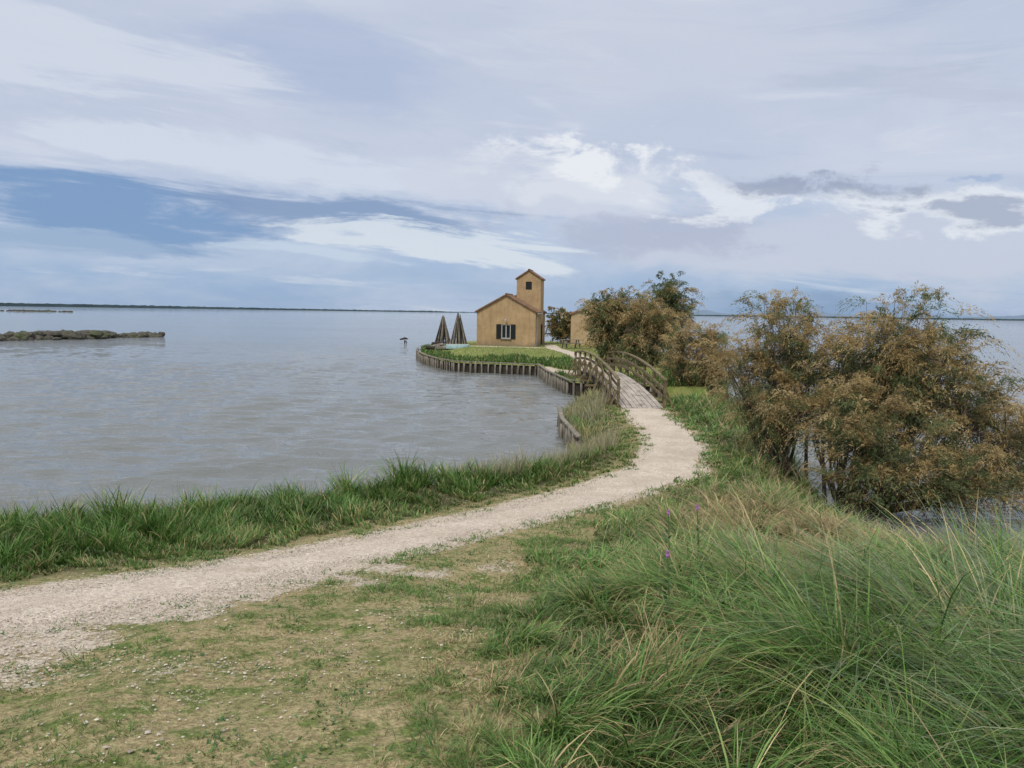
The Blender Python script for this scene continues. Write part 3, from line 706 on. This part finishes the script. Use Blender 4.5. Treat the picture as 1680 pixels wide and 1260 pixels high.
# ------------------------------------------------------------------ tamarisks
fol=leafmat("tamarisk_foliage",.4,.8,.05)
bark=basic("tamarisk_bark",(.05,.038,.028),(.13,.10,.075),7,.9,.5,.01,(1,1,.3))
def tamarisk(name,blobs,bases,density,leaf,seed,K=6,M=13,sl=.42,asp=.11):
    r=np.random.default_rng(seed);e=empty(name,bases[0]);off=Vector(bases[0]);b=MB()
    LP=[];LC=[];LA=[]
    for bl in blobs:
        cx_,cy_,cz_,rx,ry,rz,bi,tm=bl
        bs=np.array(bases[bi]);ce=np.array([cx_,cy_,cz_])
        limbs=[]
        for lb in range(3):
            tgt=ce+r.normal(0,.45,3)*np.array([rx,ry,rz]);b0=bs+r.normal(0,.22,3)*np.array([1,1,0])
            mid=(b0*.55+tgt*.45)+np.array([(tgt-b0)[0]*.12,(tgt-b0)[1]*.12,-.12*np.linalg.norm(tgt-b0)*.5])+r.normal(0,.08,3)
            pts=[(1-q)**2*b0+2*q*(1-q)*mid+q*q*tgt for q in np.linspace(0,1,7)]
            b.tube([Vector(p)-off for p in pts],list(np.linspace(.048,.014,7)*max(.6,min(1.2,np.linalg.norm(tgt-b0)/3))),6)
            limbs.append(pts)
        n=int(density*(rx*ry*rz)**.67)
        for _ in range(n):
            d=r.normal(0,1,3);d/=np.linalg.norm(d);q=r.random()**.42
            lead=r.random()<.2
            if lead: q=1.+.3*r.random();d[2]=abs(d[2])*.9+.1
            d=d*(1+.3*math.sin(d[0]*7+seed)*math.cos(d[2]*6+cx_))
            pt=ce+d*q*np.array([rx,ry,rz])
            if pt[2]<.15: pt[2]=.15+r.random()*.2
            lp=limbs[r.integers(0,3)][r.integers(3,7)]
            if r.random()<.6:
                m_=(lp+pt)/2+r.normal(0,.07,3);b.tube([Vector(lp)-off,Vector(m_)-off,Vector(pt)-off],[.014,.009,.004],3)
            out=(pt-ce)/np.array([rx,ry,rz])
            tan=r.random()<tm*(.35+.8*q)
            base=np.array((.37,.275,.13) if tan else (.14,.17,.078))*r.uniform(.65,1.35)
            if tan and r.random()<.3: base=np.array((.47,.36,.19))*r.uniform(.8,1.15)
            main=out*.9+r.normal(0,.45,3)+np.array([0,0,.45])
            dd=main+r.normal(0,.34,(K,3));dd/=np.linalg.norm(dd,axis=1)[:,None]
            ln=sl*r.uniform(.5,1.3,K)*(1.35 if lead else 1);tt=np.linspace(.03,1,M)
            pos=pt+dd[:,None,:]*(ln[:,None]*tt)[:,:,None]+np.array([0,0,-1.])*((ln[:,None]*tt)**2*.75)[:,:,None]
            pos=pos+r.normal(0,1,(K,M,3))*(leaf*.55)*(1.1-.85*tt)[None,:,None]
            tang=dd[:,None,:]+np.array([0,0,-1.])*(1.5*ln[:,None]*tt)[:,:,None]
            LP.append(pos.reshape(-1,3));LA.append(tang.reshape(-1,3));LC.append(np.tile(base,(K*M,1)))
    b.obj("trunk_and_branches",bark,e)
    P=np.concatenate(LP);Ax=np.concatenate(LA);Cc=np.concatenate(LC);n=len(P)
    Ax=Ax+r.normal(0,.38,(n,3));Ax/=np.linalg.norm(Ax,axis=1)[:,None]
    sv=np.cross(Ax,r.normal(0,1,(n,3)));sv/=np.linalg.norm(sv,axis=1)[:,None]
    l=leaf*r.uniform(.6,1.5,n)[:,None]
    V=np.stack([P-Ax*l*.5,P+sv*l*asp,P+Ax*l*.5,P-sv*l*asp],1).reshape(-1,3)-np.array(off)
    Cc=np.clip(Cc*r.uniform(.75,1.3,(n,1)),.01,.6)
    np_mesh("foliage",V,np.arange(n*4).reshape(-1,4),fol,np.repeat(Cc,4,0),e)
tamarisk("tamarisk_shrub",[
 (6.45,18.8,3.5,.6,.7,1.1,1,.65),(5.8,18.8,2.7,.6,.7,.9,1,.65),(6.7,18.5,2.2,.65,.8,.8,1,.5),(7.0,18.6,3.3,.45,.6,.8,1,.5),(6.1,18.3,1.7,.6,.7,.55,1,.55),
 (7.9,18.0,2.7,.85,.9,.9,0,.5),(8.8,17.4,3.4,.85,.9,1.15,0,.6),(9.5,17.0,2.8,.85,.9,.9,0,.6),(8.2,17.6,3.2,.55,.6,.7,0,.6),(7.4,18.0,1.8,.6,.7,.6,0,.5),
 (9.9,16.6,2.0,.95,.8,.8,0,.65),(10.6,16.2,1.55,.75,.7,.5,0,.85),(10.4,16.0,.9,.7,.7,.45,0,.6),(8.0,15.9,1.3,1.1,.8,.65,0,.5),
 (7.2,16.4,2.0,.9,.7,.6,0,.6),(8.9,15.6,.85,1.1,.8,.5,0,.4),(8.4,17.0,2.0,1.0,.8,.8,0,.35),(7.4,15.5,.85,.8,.6,.4,0,.5),(9.7,15.8,.6,.8,.6,.35,0,.5)],
 [(7.5,16.9,-.1),(6.7,18.4,.2)],180,.064,5,7,24,.62)
tamarisk("tamarisk_tree",[(5.5,47.5,4.3,1.0,1.1,.9,0,.4),(6.6,47.6,4.5,.9,1.0,.9,0,.35),(5.7,47.5,3.2,1.1,1.1,.9,0,.35),(6.5,47.5,2.8,.9,.9,.9,0,.4),(5.6,47,2.0,.7,.7,.5,0,.3)],[(6.1,47.5,1.0)],125,.13,6,6,14,.7)
tamarisk("tamarisk_tree",[(7.4,46,3.9,1.0,1.1,.9,0,.7),(8.5,45.5,3.7,1.0,1.1,.9,0,.7),(8.1,45.5,2.4,1.3,1.0,.9,0,.6),(7.2,45.5,2.0,.8,.8,.6,0,.4)],[(8.0,46,1.0)],125,.13,7,6,14,.7)
tamarisk("tamarisk_tree",[(10.3,52,5.5,1.1,1.1,.9,0,.25),(10.8,52,4.5,1.0,1.1,.8,0,.3),(10.2,52,3.3,1.0,1.1,1.0,0,.3)],[(10.4,52,1.0)],125,.14,8,6,14,.65)
tamarisk("tamarisk_tree",[(8.4,38.4,2.8,.8,.9,.8,0,.75),(9.5,37.8,2.8,.85,.9,.8,0,.8),(9.8,37.8,1.8,.85,.9,.7,0,.75),(8.3,38.2,1.6,.8,.8,.5,0,.6),(10.1,37.4,1.2,.7,.7,.5,0,.7)],[(9.0,38.6,.5)],135,.11,9,6,14,.6)
tamarisk("tamarisk_tree",[(4.9,78,3.2,1.2,1.2,1.2,0,.5),(5.0,78,2.2,1.2,1.2,.8,0,.4)],[(5.0,78,1.0)],90,.19,10,6,8,.5,.18)

# ------------------------------------------------------------------ thistles
pur=basic("thistle_flower",(.34,.12,.36),(.48,.22,.50),40,.8,0)
stm=basic("stem_green",(.07,.12,.04),(.1,.16,.06),9,.7,0)
for k,(x,y,h) in enumerate([(1.62,6.55,.75),(1.38,6.6,.72),(1.05,5.0,.58)]):
    z0=float(ground(np.array([x]),np.array([y]))[0][0]);e=empty("thistle",(x,y,z0));b=MB()
    b.tube([(0,0,0),(.02,.01,h*.5),(0,.02,h)],[.008,.006,.004],5);b.obj("stem",stm,e)
    b=MB()
    for j in range(26):
        a=random.uniform(0,6.28);r_=random.uniform(.3,1)
        b.tube([(0,.02,h),(math.cos(a)*.015*r_,.02+math.sin(a)*.015*r_,h+.03)],[.003,.002],3)
    b.tube([(0,.02,h-.02),(0,.02,h),(0,.02,h+.012)],[.005,.012,.009],7,0);b.obj("flower_head",pur,e)
    n=16;aa=np.random.default_rng(k).uniform(0,6.28,n)
    lf=blades("leaves",np.full(n,0.),np.full(n,0.),np.full(n,.13),np.full(n,.022),aa,np.full(n,.6),np.full(n,.9),np.tile((.08,.14,.05),(n,1)),None,3,z=np.linspace(.05,h*.8,n),parent=e)
n=900;a=rng.uniform(0,6.28,n);rr=rng.uniform(0,.2,n)
x=.2+np.cos(a)*rr;y=2.75+np.sin(a)*rr*.8;c=pickc(n,[(.28,.2,.11),(.18,.12,.06)],[1,1])
blades("dead_grass_clump",x,y,rng.uniform(.08,.2,n),np.full(n,.004),a+rng.normal(1.4,.6,n),rng.uniform(.9,1.4,n),rng.uniform(0,.7,n),c,c,4,z=ground(x,y)[0]+rng.uniform(0,.08,n))

# ------------------------------------------------------------------ far shore and hills
def strip(name,dist,a0,a1,hf,mat,n=700,z0=-3):
    aa=np.linspace(R(a0),R(a1),n);x=np.sin(aa)*dist;y=np.cos(aa)*dist
    h=hf(np.degrees(aa))
    V=np.concatenate([np.stack([x,y,np.full(n,z0)],-1),np.stack([x,y,h],-1),np.stack([x*1.04,y*1.04,h*.6],-1)])
    i=np.arange(n-1);F=np.concatenate([np.stack([i,i+1,i+1+n,i+n],-1),np.stack([i+n,i+1+n,i+1+2*n,i+2*n],-1)])
    np_mesh(name,V,F,mat)
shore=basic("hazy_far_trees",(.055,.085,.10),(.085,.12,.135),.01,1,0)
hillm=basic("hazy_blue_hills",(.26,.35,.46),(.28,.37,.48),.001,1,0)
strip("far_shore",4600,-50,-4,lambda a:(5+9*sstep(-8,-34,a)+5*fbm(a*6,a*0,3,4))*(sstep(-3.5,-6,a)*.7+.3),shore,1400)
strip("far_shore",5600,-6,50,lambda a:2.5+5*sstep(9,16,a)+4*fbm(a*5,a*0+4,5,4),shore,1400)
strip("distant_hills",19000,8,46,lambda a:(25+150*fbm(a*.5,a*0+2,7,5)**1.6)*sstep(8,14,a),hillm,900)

scene.view_settings.view_transform='Standard';scene.view_settings.look='None';scene.view_settings.exposure=0
print("verts",sum(len(m.vertices) for m in bpy.data.meshes))
